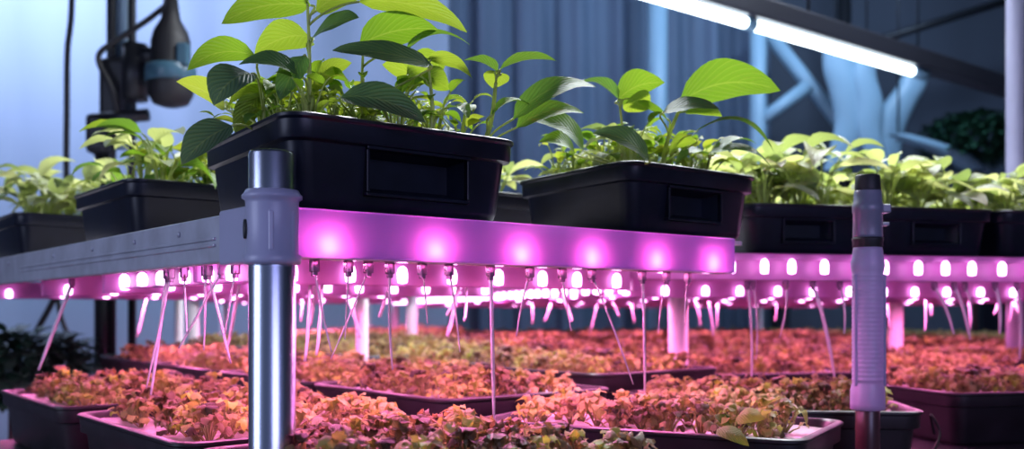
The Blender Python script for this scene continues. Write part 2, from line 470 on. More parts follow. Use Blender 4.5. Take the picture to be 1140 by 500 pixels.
for (s_, t_, r_) in ((.785, 1.185, .0155), (.785, 2.46, .0155)):
    p = w1(s_, t_); obst.append((Vector((p.x, p.y)), r_))
p = w2(.03, 3.88); obst.append((Vector((p.x, p.y)), .022))
obst.append((Vector((pc.x, pc.y)), .024))
added_rack = thing('shelving_rack', 'small added rack extending the pink light strip beneath the corner of the front shelf', 'rack')  # rack added to carry the pink light on across the left side
mb = MB(); poly_slab(mb, [w2(-.95, 2.2), w2(-.06, 2.2), w2(-.06, 4.3), w2(-.95, 4.3)], .090, .096); mb.build('shelf_deck', 'deck', added_rack)
mb = MB(); rail_box(w2(-.95, 2.195), w2(-.06, 2.195), .058, .096, .003, mb, bev=.001); mb.build('front_rail', 'pinkrail', added_rack)
for (s_, t_) in ((-.92, 2.24), (-.09, 2.24), (-.92, 4.26), (-.09, 4.26)):
    p = w2(s_, t_); mb = MB(); mb.lathe([(.02, -1.15), (.022, -1.14), (.022, .0895), (.02, .090)], 20, (p.x, p.y, EYE)); mb.build('post', 'pinkpost', added_rack)
    obst.append((Vector((p.x, p.y)), .022))

# ------------------------------------------------------------------ LED bars
def bulb_mesh(r=.0075, h=.020):
    mb = MB(); mb.lathe([(r*.2, -h*.5), (r*.9, -h*.45), (r, -h*.2), (r, h*.12), (r*.8, h*.36), (r*.3, h*.5)], 12); return mb
bm_ = bulb_mesh(); b0 = bm_.build('bulb', 'bulb'); BULB = b0.data; bpy.data.objects.remove(b0)
bm_ = bulb_mesh(.0065, .022); b0 = bm_.build('bulb', 'bulb_back'); BULB2 = b0.data; bpy.data.objects.remove(b0)
def led_bar(wf, th, s0, s1, t, z0, z1, label, pitch=.062, back=False, positions=None, bz=None, group=None, side_=-1, along='s', light=True, power=1.0, bl=1.0):
    root = thing('led_grow_bar', label, 'grow light', group=group)
    mb = MB()
    if along == 's': a, b = wf(s0, t), wf(s1, t)
    else: a, b = wf(t, s0), wf(t, s1)
    rail_box(a, b, z0, z1, .014, mb, bev=.002)
    if back:
        rail_box(wf(s0, t-.008), wf(s1, t-.008), z1-.002, z1, .030, mb, bev=.0004); rail_box(wf(s0, t-.008), wf(s1, t-.008), z0-.002, z0, .030, mb, bev=.0004)  # unseen plates added to keep lamp spill off the shelf and lettuce
    mb.build('housing', 'pinkrail' if not back else 'dark', root)
    Ln = (b-a).length
    if positions is None:
        n = int(Ln/pitch); positions = [(i+.5)*Ln/n+random.uniform(-.006, .006) for i in range(n)]
    else: positions = [p-s0 for p in positions]
    d = (b-a).normalized(); nn = Vector((-d.y, d.x, 0))*side_
    for p in positions:
        c = a+d*p+nn*(.0155 if not back else .0145)
        o = bpy.data.objects.new('bulb', BULB2 if back else BULB); COL.objects.link(o); o.parent = root; o.scale = (1, 1, bl)
        o.location = (c.x, c.y, EYE+(bz if bz is not None else z0-.000))
    if light:
        L = bpy.data.lights.new('bar_light', 'AREA'); L.shape = 'RECTANGLE'; L.size = Ln*.96; L.size_y = .02
        L.color = (1, .22, .60); L.energy = PINK*Ln*power
        lo = bpy.data.objects.new('bar_light', L); COL.objects.link(lo); c = (a+b)/2
        lo.location = (c.x, c.y, EYE+z0-.004); lo.rotation_euler = (0, 0, math.atan2(d.y, d.x)); lo.parent = root
    return root
PINK = 4.3
def s_at(px, t=0):
    k = (px-570)/F
    # P0.x + R.x s + L.x t = k (P0.y + R.y s + L.y t)
    return (k*(P0.y+L1.y*t)-P0.x-L1.x*t)/(R1.x-k*R1.y)
ps = [s_at(x, .014) for x in (357, 475, 570, 648, 720, 783)]
led_bar(w1, TH1, .03, .735, .0235, .0595, .0985, 'led bar tucked behind the violet front rail, its lamps glowing through', back=True, positions=ps, bz=.068, light=False)
led_bar(w1, TH1, .02, .79, .085, .058, .072, 'thin led strip hidden just behind the lower edge of the violet rail', power=1.8, positions=[])
led_bar(w1, TH1, .02, .79, .27, .034, .074, 'pink led bar hanging right behind the violet front rail', bz=.050, pitch=.078, bl=1.25)
led_bar(w1, TH1, .02, .79, .66, .026, .070, 'second hanging pink led bar, farther under the front shelf', bz=.041, pitch=.068)
led_bar(w1, TH1, .02, .79, 1.05, .026, .066, 'third hanging pink led bar, deep under the front shelf', bz=.038, pitch=.085, power=1.5)
led_bar(w1, TH1, .02, .79, 1.6, .026, .066, 'farthest pink led bar, at the left under the front shelf', bz=.038, pitch=.1, power=2.2)
led_bar(w1, TH1, .05, .62, .045, .032, .066, 'pink led strip running along inside the grey left rail', along='t', pitch=.075, side_=1, power=.5, bz=.044)
led_bar(w2, TH2, -.9, -.1, 2.5, .03, .060, 'added pink led bar at the front of the small added rack', bz=.04, pitch=.13, power=4)  # added bars throw pink light on the lettuce beyond the front rack
led_bar(w2, TH2, -.9, -.1, 3.3, .03, .060, 'added pink led bar at the back of the small added rack', bz=.04, pitch=.2, power=4)
# rack 2
led_bar(w2, TH2, .02, 2.28, -.011, .090, .101, 'led strip with white lamps mounted on the front of the far rack rail', bz=.078, pitch=.062, side_=-1, light=False, bl=1.35)
led_bar(w2, TH2, .02, 2.28, .20, .024, .060, 'blurred pink led bar right behind the far rack rail', bz=.038, pitch=.08)
led_bar(w2, TH2, .02, 2.28, .60, .024, .058, 'blurred pink led bar in the middle of the far rack', bz=.036, pitch=.10)
led_bar(w2, TH2, .02, 2.28, 1.2, .022, .058, 'blurred pink led bar beyond the middle of the far rack', bz=.034, pitch=.13, power=1.3)
led_bar(w2, TH2, .02, 2.28, 2.0, .018, .058, 'blurred pink led bar near the back of the far rack', bz=.034, pitch=.2, power=1.6)
led_bar(w2, TH2, .02, 2.28, 3.0, .012, .058, 'blurred pink led bar at the very back of the far rack', bz=.03, pitch=.3, power=1.8)
led_bar(w2, TH2, .05, 3.8, .03, .034, .058, 'pink led bar along the left side of the far rack', along='t', pitch=.075, side_=1, power=.4, bz=.04)

# ------------------------------------------------------------------ bench + lower trays
bench = thing('growing_bench', 'wide dark bench under the led racks carrying the lettuce trays', 'bench')
ZBN = -.252
BP = [w1(-.14, -.42), Vector((1.1, .95, 0)), Vector((3.4, 1.9, 0)), Vector((3.4, 6.6, 0)), Vector((-1.75, 6.6, 0)), w1(.34, 1.95), w1(.34, 1.15), w1(-.14, 1.15)]
mb = MB(); poly_slab(mb, BP, ZBN-.03, ZBN); mb.build('bench_top', 'bench', bench)
for p in [w1(-.09, -.35), Vector((1.05, 1.05, 0)), Vector((3.3, 2.05, 0)), Vector((3.3, 6.5, 0)), Vector((-1.6, 6.5, 0)), w1(-.09, 1.1)]:
    mb = MB(); mb.box((p.x, p.y, (EYE+ZBN-.03)/2), (.05, .05, EYE+ZBN-.03), bev=.004); mb.build('leg', 'bench_leg', bench)
lowh = []; lowtrays = []   # (center2d, rz, w, d)
def corners(c, rz, w, d):
    R = Vector((math.cos(rz), math.sin(rz))); L = Vector((-math.sin(rz), math.cos(rz)))
    return [c+R*a*w/2+L*b*d/2 for a, b in ((-1, -1), (1, -1), (1, 1), (-1, 1))]
def sat(A, B):
    for P in (A, B):
        for i in range(2):
            e = P[i+1]-P[i]; n = Vector((-e.y, e.x)).normalized()
            a = [p.dot(n) for p in A]; b = [p.dot(n) for p in B]
            if max(a) <= min(b)+.004 or max(b) <= min(a)+.004: return False
    return True
def hits(c, rz, w, d):
    A = corners(c, rz, w+.008, d+.008)
    for (c2, r2, w2_, d2) in lowtrays:
        if sat(A, corners(c2, r2, w2_+.008, d2+.008)): return True
    for (o, r) in obst:
        B = [o+Vector((a*(r+.006), b*(r+.006))) for a, b in ((-1, -1), (1, -1), (1, 1), (-1, 1))]
        if sat(A, B): return True
    return False
LZ = -.25; LH = .10
protos = {}
def low_tray(c, rz, w, d, label, group=None, h=.10):
    key = (round(w, 3), round(d, 3), h)
    loc = (c.x, c.y, EYE+LZ-.0015)
    if key not in protos:
        t, k = make_tray('lettuce_tray', label, w, d, h, loc, rz, None, 0, group, 'black_low', True)
        protos[key] = (t, k)
    else:
        t = copy_tree(protos[key][0], protos[key][1], loc, rz); t['label'] = label
        if group: t['group'] = group
        elif 'group' in t: del t['group']
    lowtrays.append((c, rz, w, d)); lowh.append(h); return t
def v2(v): return Vector((v.x, v.y))
# pipe obstacle
PIPE = pt(966, 345, 1.385); obst.append((v2(PIPE), .022))
row1 = [(.10, 'lettuce tray at the foot of the chrome post, nearest of all'), ]
low_tray(v2(w1(.14, -.105)), TH1, .36, .43, 'black lettuce tray at the foot of the chrome corner post')
low_tray(v2(w1(.14, .375)), TH1, .36, .43, 'black lettuce tray left of the chrome post at the bottom edge')
low_tray(v2(w1(.14, .90)), TH1, .36, .43, 'black lettuce tray at the lower left picture edge')
# near right tray G1
dG = Vector((-.867, .5)); nG = Vector((.5, .867)); cG = Vector((.335, 1.125))+dG*.225+nG*.125
low_tray(cG, math.atan2(nG.y, nG.x)-0, .25, .45, 'narrow black lettuce tray in focus at bottom centre with the yellow leaf at its corner')
cg = v2(pt(945, 345, 1.45)); 
low_tray(Vector((.42, 1.645)), math.radians(-6), .43, .36, 'black lettuce tray right behind the foot of the grey capped pipe')
low_tray(Vector((.99, 1.985)), TH2, .46, .34, 'black lettuce tray at the lower right picture edge')
n_far = 0
for r in range(1, 6):
    s0 = -.06+.43*r; t = -.6
    tmax = {1: 1.9, 2: 2.3, 3: 2.6, 4: 2.9, 5: 3.2}[r]
    while t < tmax:
        c = v2(w1(s0+.20, t+.215))
        rel = c-P2
        ok = not hits(c, TH1, .355, .43) and (rel.dot(R2) < .12) and c.y > 1.3
        if ok:
            low_tray(c, TH1, .355, .43, 'blurred black lettuce tray under the front rack behind the near trays', 'lettuce trays under the front rack', h=(.10, .118, .132, .135, .135, .135)[r]); t += .445
        else: t += .02
for r in range(0, 11):
    for base in (0,):
        t = -.3+.40*r; s = -.9
        while s < 3.0:
            c = v2(w2(s+.23, t+.17))
            x = 570+F*c.x/c.y
            if c.y < 1.7 or c.y > 6.0 or x < 330-0*r or x > 1190 or c.x > 3.1: s += .03; continue
            if hits(c, TH2, .46, .34): s += .02; continue
            low_tray(c, TH2, .46, .34, 'blurred black lettuce tray in the field under the far rack', 'lettuce trays under the far rack'); s += .475
print('LOW TRAYS', len(lowtrays))

# ------------------------------------------------------------------ lettuce seedlings
def lettuce_mb(seed, hi=True):
    st = random.getstate(); random.seed(seed); rnd = random
    mb = MB(); n = rnd.randint(14, 18) if hi else 10
    base_t = rnd.choice([.1, .25, .35, .45, .55, .7])
    for i in range(n):
        a = i*2.4+rnd.uniform(-.4, .4); f = (i+.5)/n
        rad = .004+.015*f*rnd.uniform(.7, 1.1); z0 = .030-.022*f+rnd.uniform(-.004, .006)
        el = rnd.uniform(.2, 1.3)*(1.2-f)-.2; Ln = rnd.uniform(.010, .016)
        out = Vector((math.cos(a), math.sin(a), 0))
        b = out*rad+Vector((0, 0, z0)); d = (out*math.cos(el)+Vector((0, 0, math.sin(el)))).normalized()
        tint = min(.95, max(0, base_t+rnd.uniform(-.3, .25)))
        if hi or i % 3 == 0: mb.tube([(0, 0, -.004), b*.6, b], [.0012, .0010, .0008], 4, tint=.5)
        mb.leaf(b-d*.002, b+d*Ln, Ln*rnd.uniform(.8, 1.15), (0, 0, 1), arch=rnd.uniform(.25, .9), fold=rnd.uniform(-1.2, .5), tint=tint, nu=7 if hi else 4, nv=4 if hi else 2, ruffle=.16, expo=(.5, .42))
    random.setstate(st)
    return mb
protosL = [lettuce_mb(100+i) for i in range(14)]
lowL = [lettuce_mb(300+i, False) for i in range(8)]
spots = []
rl = random.Random(5)
for ti, (c, rz, w, d) in enumerate(lowtrays):
    R = Vector((math.cos(rz), math.sin(rz))); L = Vector((-math.sin(rz), math.cos(rz)))
    nx = int((w-.06)/.040); ny = int((d-.06)/.040)
    for i in range(nx):
        for j in range(ny):
            a = (-(w-.075)/2)+(i+.5)*(w-.075)/nx+rl.uniform(-.007, .007); b = -(d-.075)/2+(j+.5)*(d-.075)/ny+rl.uniform(-.007, .007)
            p = c+R*a+L*b
            px = 570+F*p.x/p.y; py = 345+F*.125/p.y
            if px < -25 or px > 1165 or py > 520: continue
            if rl.random() < .10: continue
            spots.append((p.y, p, ti))
spots.sort(key=lambda q: q[0])
vis = spots
zs_ = lambda ti: EYE+LZ-.0015+lowh[ti]*.88
meshes = []
for k, m_ in enumerate(protosL):
    o = m_.build('lettuce_seedling', 'lettuce'); meshes.append(o.data); bpy.data.objects.remove(o)
names5 = {0: 'small olive green and orange lettuce seedling in the tray at the chrome post foot',
          1: 'small orange lettuce seedling in the tray left of the chrome post',
          2: 'blurred orange lettuce seedling in the tray at the lower left picture edge',
          3: 'curly lettuce seedling in the sharp narrow tray at bottom centre',
          4: 'orange lettuce seedling in the tray behind the grey capped pipe'}
def lab_for(ti): return names5.get(ti, 'blurred lettuce seedling in a tray behind the sharp bottom centre tray')
for k, (dd, p, ti) in enumerate(vis[:298]):
    o = bpy.data.objects.new('lettuce_seedling', meshes[rl.randrange(14)]); COL.objects.link(o)
    o.location = (p.x, p.y, zs_(ti)); o.rotation_euler = (rl.uniform(-.15, .15), rl.uniform(-.15, .15), rl.uniform(0, 6.28)); s_ = rl.uniform(.75, 1.2); o.scale = (s_,)*3
    tag(o, lab_for(ti), 'lettuce seedling', 'lettuce seedlings: '+lab_for(ti)[-34:])
# rest as one object
V = []; Fc = []; T = []; U = []; off = 0
arrs = []
for m_ in lowL+protosL:
    arrs.append((np.array(m_.v), m_.f, m_.t, m_.uv))
mbr = MB()
for k, (dd, p, ti) in enumerate(vis[298:]):
    src = arrs[8+rl.randrange(14)] if dd < 2.4 else arrs[rl.randrange(8)]
    a = rl.uniform(0, 6.28); s_ = rl.uniform(.75, 1.2)*(1.08 if dd > 2.4 else 1); ca, sa = math.cos(a)*s_, math.sin(a)*s_
    v = src[0]; nv = np.empty_like(v); nv[:, 0] = v[:, 0]*ca-v[:, 1]*sa+p.x; nv[:, 1] = v[:, 0]*sa+v[:, 1]*ca+p.y; nv[:, 2] = v[:, 2]*s_+zs_(ti)
    o_ = len(mbr.v); mbr.v.extend(map(tuple, nv.tolist())); mbr.t.extend(src[2]); mbr.uv.extend(src[3])
    mbr.f.extend([tuple(i+o_ for i in f) for f in src[1]]); mbr.fm.extend([0]*len(src[1])); mbr.flat.extend([True]*len(src[1]))
if mbr.v:
    o = mbr.build('lettuce_seedlings', 'lettuce')
    tag(o, 'blurred field of orange pink lettuce seedlings filling the farther trays', 'lettuce seedlings', kind='stuff')
print('SEEDLINGS', len(vis))
# the bright yellow drooping leaf and green leaf at the near tray corner
y = thing('yellow_leaf_seedling', 'seedling with bright yellow and green leaves at the corner of the sharp bottom tray', 'seedling', pt(822, 492, 1.2))
base = pt(822, 492, 1.2)
mb = MB(); mb.leaf(pt(820, 466, 1.17)-base, pt(851, 467, 1.15)-base, .026, (0, -.7, .6), arch=.3, fold=-.3, tint=1)
mb.leaf(pt(798, 478, 1.17)-base, pt(834, 497, 1.14)-base, .022, (0, -.8, .6), arch=.2, fold=-.2, tint=.85)
mb.leaf(pt(815, 475, 1.22)-base, pt(795, 462, 1.23)-base, .018, (0, -.6, .7), arch=.2, fold=-.2, tint=.6)
mb.build('foliage', 'leaf', y)
mb = MB(); mb.tube([Vector((0, 0, -.02)), pt(818, 475, 1.2)-base, pt(822, 462, 1.2)-base], .001, 6); mb.tube([Vector((0, 0, -.02)), pt(806, 484, 1.2)-base, pt(800, 478, 1.19)-base], .001, 6)
mb.build('stem', 'stem', y)

# ------------------------------------------------------------------ hero plants
def hero(name, label, root, leaves, depth, group=None, tops=None, mat='leaf', rs=.0022):
    """root: (px, py, depth); leaves: (bx,by,tx,ty,wpx,a,arch,tint,d_base,d_tip)"""
    r = pt(*root); r.z = EYE+ZS+.086; t = thing(name, label, 'plant', r, group=group)
    fol = MB(); st = MB()
    top = pt(*tops) if tops else r+Vector((0, 0, .07))
    mid = (r+top)/2+Vector((random.uniform(-.006, .006), 0, 0))
    sp = smooth_path([r-Vector((0, 0, .012)), mid, top], 6)
    st.tube([p-r for p in sp], [rs*(1.25-.6*i/len(sp)) for i in range(len(sp))], 7)
    for (bx, by, tx, ty, w, a, arch, tint, db, dt) in leaves:
        b = pt(bx, by, db); e = pt(tx, ty, dt)
        fol.leaf(b-r, e-r, w/F*db, (0, -a, 1), arch=arch, fold=random.uniform(.12, .3), tint=tint, nu=12, nv=6, ruffle=.012)
        # petiole: from nearest point on stem below the leaf
        k = 0; zt = b.z-.3*(b-sp[-1]).length-.006
        for i, p in enumerate(sp):
            if p.z <= max(zt, r.z+.006): k = i
        q = sp[k]
        c1 = q+(b-q)*.35+Vector((0, 0, .012)); c2 = b-(e-b).normalized()*.012-Vector((0, 0, .004))
        st.tube([p-r for p in bezier(q, c1, c2, b, 8)], [.0014]*9, 6)
        # midrib continues under the leaf
    fol.build('foliage', mat, t); st.build('stem', 'stem', t)
    return t
RA = 130
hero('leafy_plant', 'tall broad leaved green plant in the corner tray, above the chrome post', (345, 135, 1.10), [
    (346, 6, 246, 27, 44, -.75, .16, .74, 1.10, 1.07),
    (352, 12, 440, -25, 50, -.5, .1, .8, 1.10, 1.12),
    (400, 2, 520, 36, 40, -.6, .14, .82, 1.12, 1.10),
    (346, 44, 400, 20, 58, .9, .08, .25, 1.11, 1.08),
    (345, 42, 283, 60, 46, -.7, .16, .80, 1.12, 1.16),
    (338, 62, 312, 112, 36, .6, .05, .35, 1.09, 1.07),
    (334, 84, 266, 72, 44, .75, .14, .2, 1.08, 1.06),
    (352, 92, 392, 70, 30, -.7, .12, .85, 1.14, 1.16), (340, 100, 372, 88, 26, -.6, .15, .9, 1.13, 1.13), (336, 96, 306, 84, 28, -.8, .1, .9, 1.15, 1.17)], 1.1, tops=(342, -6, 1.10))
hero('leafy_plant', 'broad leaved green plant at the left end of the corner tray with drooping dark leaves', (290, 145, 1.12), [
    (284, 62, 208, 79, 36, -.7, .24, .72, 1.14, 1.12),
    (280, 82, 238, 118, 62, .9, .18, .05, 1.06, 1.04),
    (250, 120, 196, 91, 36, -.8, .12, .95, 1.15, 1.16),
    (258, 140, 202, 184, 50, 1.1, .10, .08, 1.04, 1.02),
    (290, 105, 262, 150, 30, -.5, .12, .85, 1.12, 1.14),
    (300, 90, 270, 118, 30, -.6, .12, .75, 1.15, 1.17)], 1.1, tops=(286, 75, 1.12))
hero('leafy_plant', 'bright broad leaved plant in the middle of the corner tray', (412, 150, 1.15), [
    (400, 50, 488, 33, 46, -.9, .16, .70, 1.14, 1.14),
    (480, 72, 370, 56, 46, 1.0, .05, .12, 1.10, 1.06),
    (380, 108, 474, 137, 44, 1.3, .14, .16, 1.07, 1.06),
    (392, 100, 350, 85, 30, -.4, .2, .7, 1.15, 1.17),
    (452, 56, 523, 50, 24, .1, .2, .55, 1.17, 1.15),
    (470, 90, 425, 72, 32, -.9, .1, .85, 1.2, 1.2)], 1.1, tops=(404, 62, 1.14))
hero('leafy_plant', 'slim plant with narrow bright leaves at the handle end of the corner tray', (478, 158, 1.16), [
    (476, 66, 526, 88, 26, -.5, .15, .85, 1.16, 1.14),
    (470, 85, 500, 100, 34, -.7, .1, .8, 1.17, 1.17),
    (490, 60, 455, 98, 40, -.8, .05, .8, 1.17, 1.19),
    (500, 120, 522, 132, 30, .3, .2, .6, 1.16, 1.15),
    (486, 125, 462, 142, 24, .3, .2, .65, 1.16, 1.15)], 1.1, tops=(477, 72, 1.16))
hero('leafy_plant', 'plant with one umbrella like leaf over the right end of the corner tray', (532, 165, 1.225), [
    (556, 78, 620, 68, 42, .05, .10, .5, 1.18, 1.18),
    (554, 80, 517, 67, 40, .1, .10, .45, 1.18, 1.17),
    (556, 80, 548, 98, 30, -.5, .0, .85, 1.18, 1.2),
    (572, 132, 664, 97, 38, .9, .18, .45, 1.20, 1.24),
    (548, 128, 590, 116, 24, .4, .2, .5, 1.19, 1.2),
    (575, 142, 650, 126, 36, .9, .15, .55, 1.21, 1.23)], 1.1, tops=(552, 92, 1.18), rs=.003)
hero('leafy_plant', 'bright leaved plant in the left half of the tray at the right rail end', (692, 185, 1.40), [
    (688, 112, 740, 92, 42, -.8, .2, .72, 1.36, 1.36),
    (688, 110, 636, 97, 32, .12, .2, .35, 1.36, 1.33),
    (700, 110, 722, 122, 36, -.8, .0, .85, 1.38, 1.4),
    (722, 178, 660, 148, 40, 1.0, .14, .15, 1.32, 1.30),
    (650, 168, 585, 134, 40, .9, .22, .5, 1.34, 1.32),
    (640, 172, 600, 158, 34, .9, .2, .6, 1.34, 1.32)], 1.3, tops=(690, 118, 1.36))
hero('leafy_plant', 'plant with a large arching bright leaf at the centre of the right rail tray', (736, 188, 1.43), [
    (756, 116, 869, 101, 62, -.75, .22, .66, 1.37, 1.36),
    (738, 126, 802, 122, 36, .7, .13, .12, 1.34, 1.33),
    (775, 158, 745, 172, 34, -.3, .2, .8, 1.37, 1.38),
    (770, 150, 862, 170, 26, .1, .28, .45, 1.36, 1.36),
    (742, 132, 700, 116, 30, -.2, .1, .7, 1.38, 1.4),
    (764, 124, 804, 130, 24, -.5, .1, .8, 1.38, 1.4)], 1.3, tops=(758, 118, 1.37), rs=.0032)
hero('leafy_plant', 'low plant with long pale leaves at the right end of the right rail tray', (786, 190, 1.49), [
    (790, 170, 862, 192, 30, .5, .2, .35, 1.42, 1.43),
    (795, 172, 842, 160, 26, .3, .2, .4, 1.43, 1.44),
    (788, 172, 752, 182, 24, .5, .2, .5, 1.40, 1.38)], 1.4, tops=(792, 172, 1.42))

# ------------------------------------------------------------------ generic plants
def plant_proto(seed, H, n, Lr, mat, tr, small=False):
    rnd = random.Random(seed)
    t = thing('leafy_plant', 'x', 'plant', (0, 0, -50)); fol = MB(); st = MB()
    for i in range(n):
        a = i*2.399+rnd.uniform(-.5, .5); h = H*rnd.uniform(.35, 1.0); out = rnd.uniform(.012, .035)
        b = Vector((math.cos(a)*out, math.sin(a)*out, h))
        r0 = Vector((math.cos(a)*.004, math.sin(a)*.004, -.01))
        st.tube(bezier(r0, r0+Vector((0, 0, h*.5)), b-Vector((math.cos(a)*.012, math.sin(a)*.012, .006)), b, 6), [.0016, .0015, .0014, .0013, .0012, .0011, .001], 5)
        Ln = Lr*rnd.uniform(.6, 1.1); el = rnd.uniform(-.5, .35)
        e = b+Vector((math.cos(a)*math.cos(el), math.sin(a)*math.cos(el), math.sin(el)))*Ln
        fol.leaf(b, e, Ln*rnd.uniform(.42, .6), (rnd.uniform(-.4, .4), rnd.uniform(-.4, .4), 1), arch=rnd.uniform(.08, .22), fold=rnd.uniform(.1, .5), tint=rnd.uniform(*tr), nu=7, nv=4, ruffle=.02)
    k = [fol.build('foliage', mat, t), st.build('stem', 'stem', t)]
    return (t, k)
PA = [plant_proto(500+i, .078, 13, .032, 'leaf', (.65, 1)) for i in range(6)]       # low filler
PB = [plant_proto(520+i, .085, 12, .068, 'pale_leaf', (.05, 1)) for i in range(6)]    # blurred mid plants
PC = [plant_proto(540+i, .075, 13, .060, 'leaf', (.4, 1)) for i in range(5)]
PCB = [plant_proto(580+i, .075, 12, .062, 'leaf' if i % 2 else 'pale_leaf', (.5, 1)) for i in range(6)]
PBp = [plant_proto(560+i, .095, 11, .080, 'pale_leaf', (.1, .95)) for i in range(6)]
used = {}
def put(protos_, loc, rz, s_, label, group):
    i = random.randrange(len(protos_)); t, k = protos_[i]
    if id(t) not in used:
        used[id(t)] = 1; t.location = loc; t.rotation_euler = (0, 0, rz); t.scale = (s_,)*3; o = t
    else: o = copy_tree(t, k, loc, rz, s_)
    tag(o, label, 'plant', group); return o
def fill(tray, nx, ny, pr, label, group, s0=.85, s1=1.15, skip=0):
    (t, w, d, h, c, rz) = tray
    R = Vector((math.cos(rz), math.sin(rz), 0)); L = Vector((-math.sin(rz), math.cos(rz), 0))
    for i in range(nx):
        for j in range(ny):
            if random.random() < skip: continue
            a = (-.5+(i+.5)/nx)*(w-.07)+random.uniform(-.01, .01); b = (-.5+(j+.5)/ny)*(d-.07)+random.uniform(-.01, .01)
            p = c+R*a+L*b; put(pr, (p.x, p.y, c.z+h*.85), random.uniform(0, 6.28), random.uniform(s0, s1), label, group)
fill(upper[0], 6, 4, PA, 'low yellow green seedling filling the corner tray between the tall plants', 'low seedlings in the corner tray')
fill(upper[0], 3, 1, PC, 'medium green plant with broad leaves filling the middle of the corner tray', 'medium plants in the corner tray', .7, 1.0)
fill(upper[1], 3, 2, PB, 'medium pale plant with grey green leaves in the right rail end tray', 'medium plants in the right rail tray', .6, .85)
fill(upper[1], 5, 4, PA, 'low pale green seedling filling the tray at the right rail end', 'low seedlings in the right rail tray', .8, 1.1)
fill(upper[2], 3, 3, PCB, 'bright green plant in the tray on the left rail behind the corner tray', 'plants in the second left rail tray', 1.15, 1.55)
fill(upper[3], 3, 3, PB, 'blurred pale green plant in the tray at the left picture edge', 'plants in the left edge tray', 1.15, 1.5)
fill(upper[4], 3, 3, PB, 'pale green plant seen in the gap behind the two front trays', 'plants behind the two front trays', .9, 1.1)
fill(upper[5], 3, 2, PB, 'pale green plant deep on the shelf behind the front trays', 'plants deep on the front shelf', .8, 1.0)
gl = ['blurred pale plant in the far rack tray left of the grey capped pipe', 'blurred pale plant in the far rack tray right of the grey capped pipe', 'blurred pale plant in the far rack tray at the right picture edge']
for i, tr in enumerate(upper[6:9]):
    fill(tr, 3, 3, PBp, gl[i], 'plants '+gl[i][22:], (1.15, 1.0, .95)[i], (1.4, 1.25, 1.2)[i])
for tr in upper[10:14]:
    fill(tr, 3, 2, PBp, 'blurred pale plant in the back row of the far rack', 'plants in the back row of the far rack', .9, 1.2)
for P in PA+PB+PC+PBp+PCB:
    if id(P[0]) not in used:
        for k in P[1]: bpy.data.objects.remove(k)
        bpy.data.objects.remove(P[0])
# foliage far behind on the left of the shelf
# ------------------------------------------------------------------ drip tubes
def depth_rail(px, t=.02):
    s = s_at(px, t); return (w1(s, t)).y
def drip(x0, y0, x1, y1, d0, d1, r, label, group, bend=0, clip=True, z0=None):
    a = pt(x0, y0, d0); b = pt(x1, y1, d1)
    if z0 is not None: a.z = EYE+z0
    t = thing('drip_tube', label, 'drip tube', a, group=group)
    m1 = a+(b-a)*.33+Vector((bend, 0, 0)); m2 = a+(b-a)*.7+Vector((bend*.6, 0, 0))
    mb = MB(); mb.tube([p-a for p in bezier(a, m1, m2, b, 12)], [r]*9+[r*.9, r*.8, r*.7, r*.6], 8); mb.build('tube', 'clear', t)
    if clip:
        mb = MB(); mb.box((0, 0, .002), (.009, .009, .013), rot=Matrix.Rotation(TH1, 3, 'Z'), bev=.001); mb.box((0, 0, -.006), (.006, .006, .006), rot=Matrix.Rotation(TH1, 3, 'Z'), bev=.001)
        mb.build('clip', 'clip', t)
    return t
GR = 'drip tubes under the violet front rail'
front = [(350, 369, 392, .0013, 'thin'), (388, 384, 378, .0010, 'thin'), (410, 368, 400, .0010, ''), (434, 437, 412, .0016, ''), (500, 512, 392, .0012, ''), (546, 550, 476, .0024, ''), (590, 575, 374, .0012, ''),
         (626, 636, 368, .0013, ''), (659, 705, 428, .0013, ''), (715, 718, 448, .0020, ''), (766, 762, 362, .0011, ''), (470, 476, 360, .001, ''), (742, 733, 372, .001, '')]
dl = {434: 'straight thin drip tube ending in mid air left of the long thick one', 546: 'thick straight drip tube reaching the seedlings at bottom centre',
      659: 'drip tube slanting right under the violet rail to the seedlings', 715: 'long straight drip tube near the right end of the violet rail',
      350: 'thin drip tube right beside the chrome post', 626: 'short thin drip tube slanting right below the fourth glow'}
for (x0, x1, y1, r, _) in front:
    tt = .022; d = depth_rail(x0, tt)
    drip(x0, 0, x1, y1, d, d+.02, r, dl.get(x0, 'thin clear drip tube hanging under the violet front rail'), GR if x0 not in dl else None, bend=random.uniform(-.004, .004), z0=ZB-.010)
def depth_side(px, s=.02):
    k = (px-570)/F
    t = (k*(P0.y+R1.y*s)-P0.x-R1.x*s)/(L1.x-k*L1.y); return w1(s, t).y
sidel = [(80, 43, 412, .0034), (186, 168, 440, .0024), (190, 163, 432, .0016), (229, 227, 390, .0016), (247, 199, 388, .0015), (232, 257, 405, .0018), (262, 250, 372, .0012), (205, 208, 372, .0012)]
sl = {80: 'thick blurred drip tube slanting left at the left end of the grey rail', 186: 'thick drip tube of the pair slanting down left of the chrome post'}
for (x0, x1, y1, r) in sidel:
    d = depth_side(x0)
    drip(x0, 0, x1, y1, d, d, r, sl.get(x0, 'clear drip tube hanging inside the grey left rail'), 'drip tubes under the grey left rail' if x0 not in sl else None, z0=ZB-.010)
def depth2(px, t=-.004):
    k = (px-570)/F
    s = (k*(P2.y+L2.y*t)-P2.x-L2.x*t)/(R2.x-k*R2.y); return w2(s, t).y
right = [(832, 836, 446, .0022), (838, 842, 400, .0012), (905, 929, 420, .0034), (1040, 1062, 372, .0028), (1062, 1080, 378, .0032), (1074, 1082, 360, .002), (1108, 1113, 372, .0036), (1132, 1135, 400, .003), (935, 940, 372, .002), (875, 868, 376, .0016)]
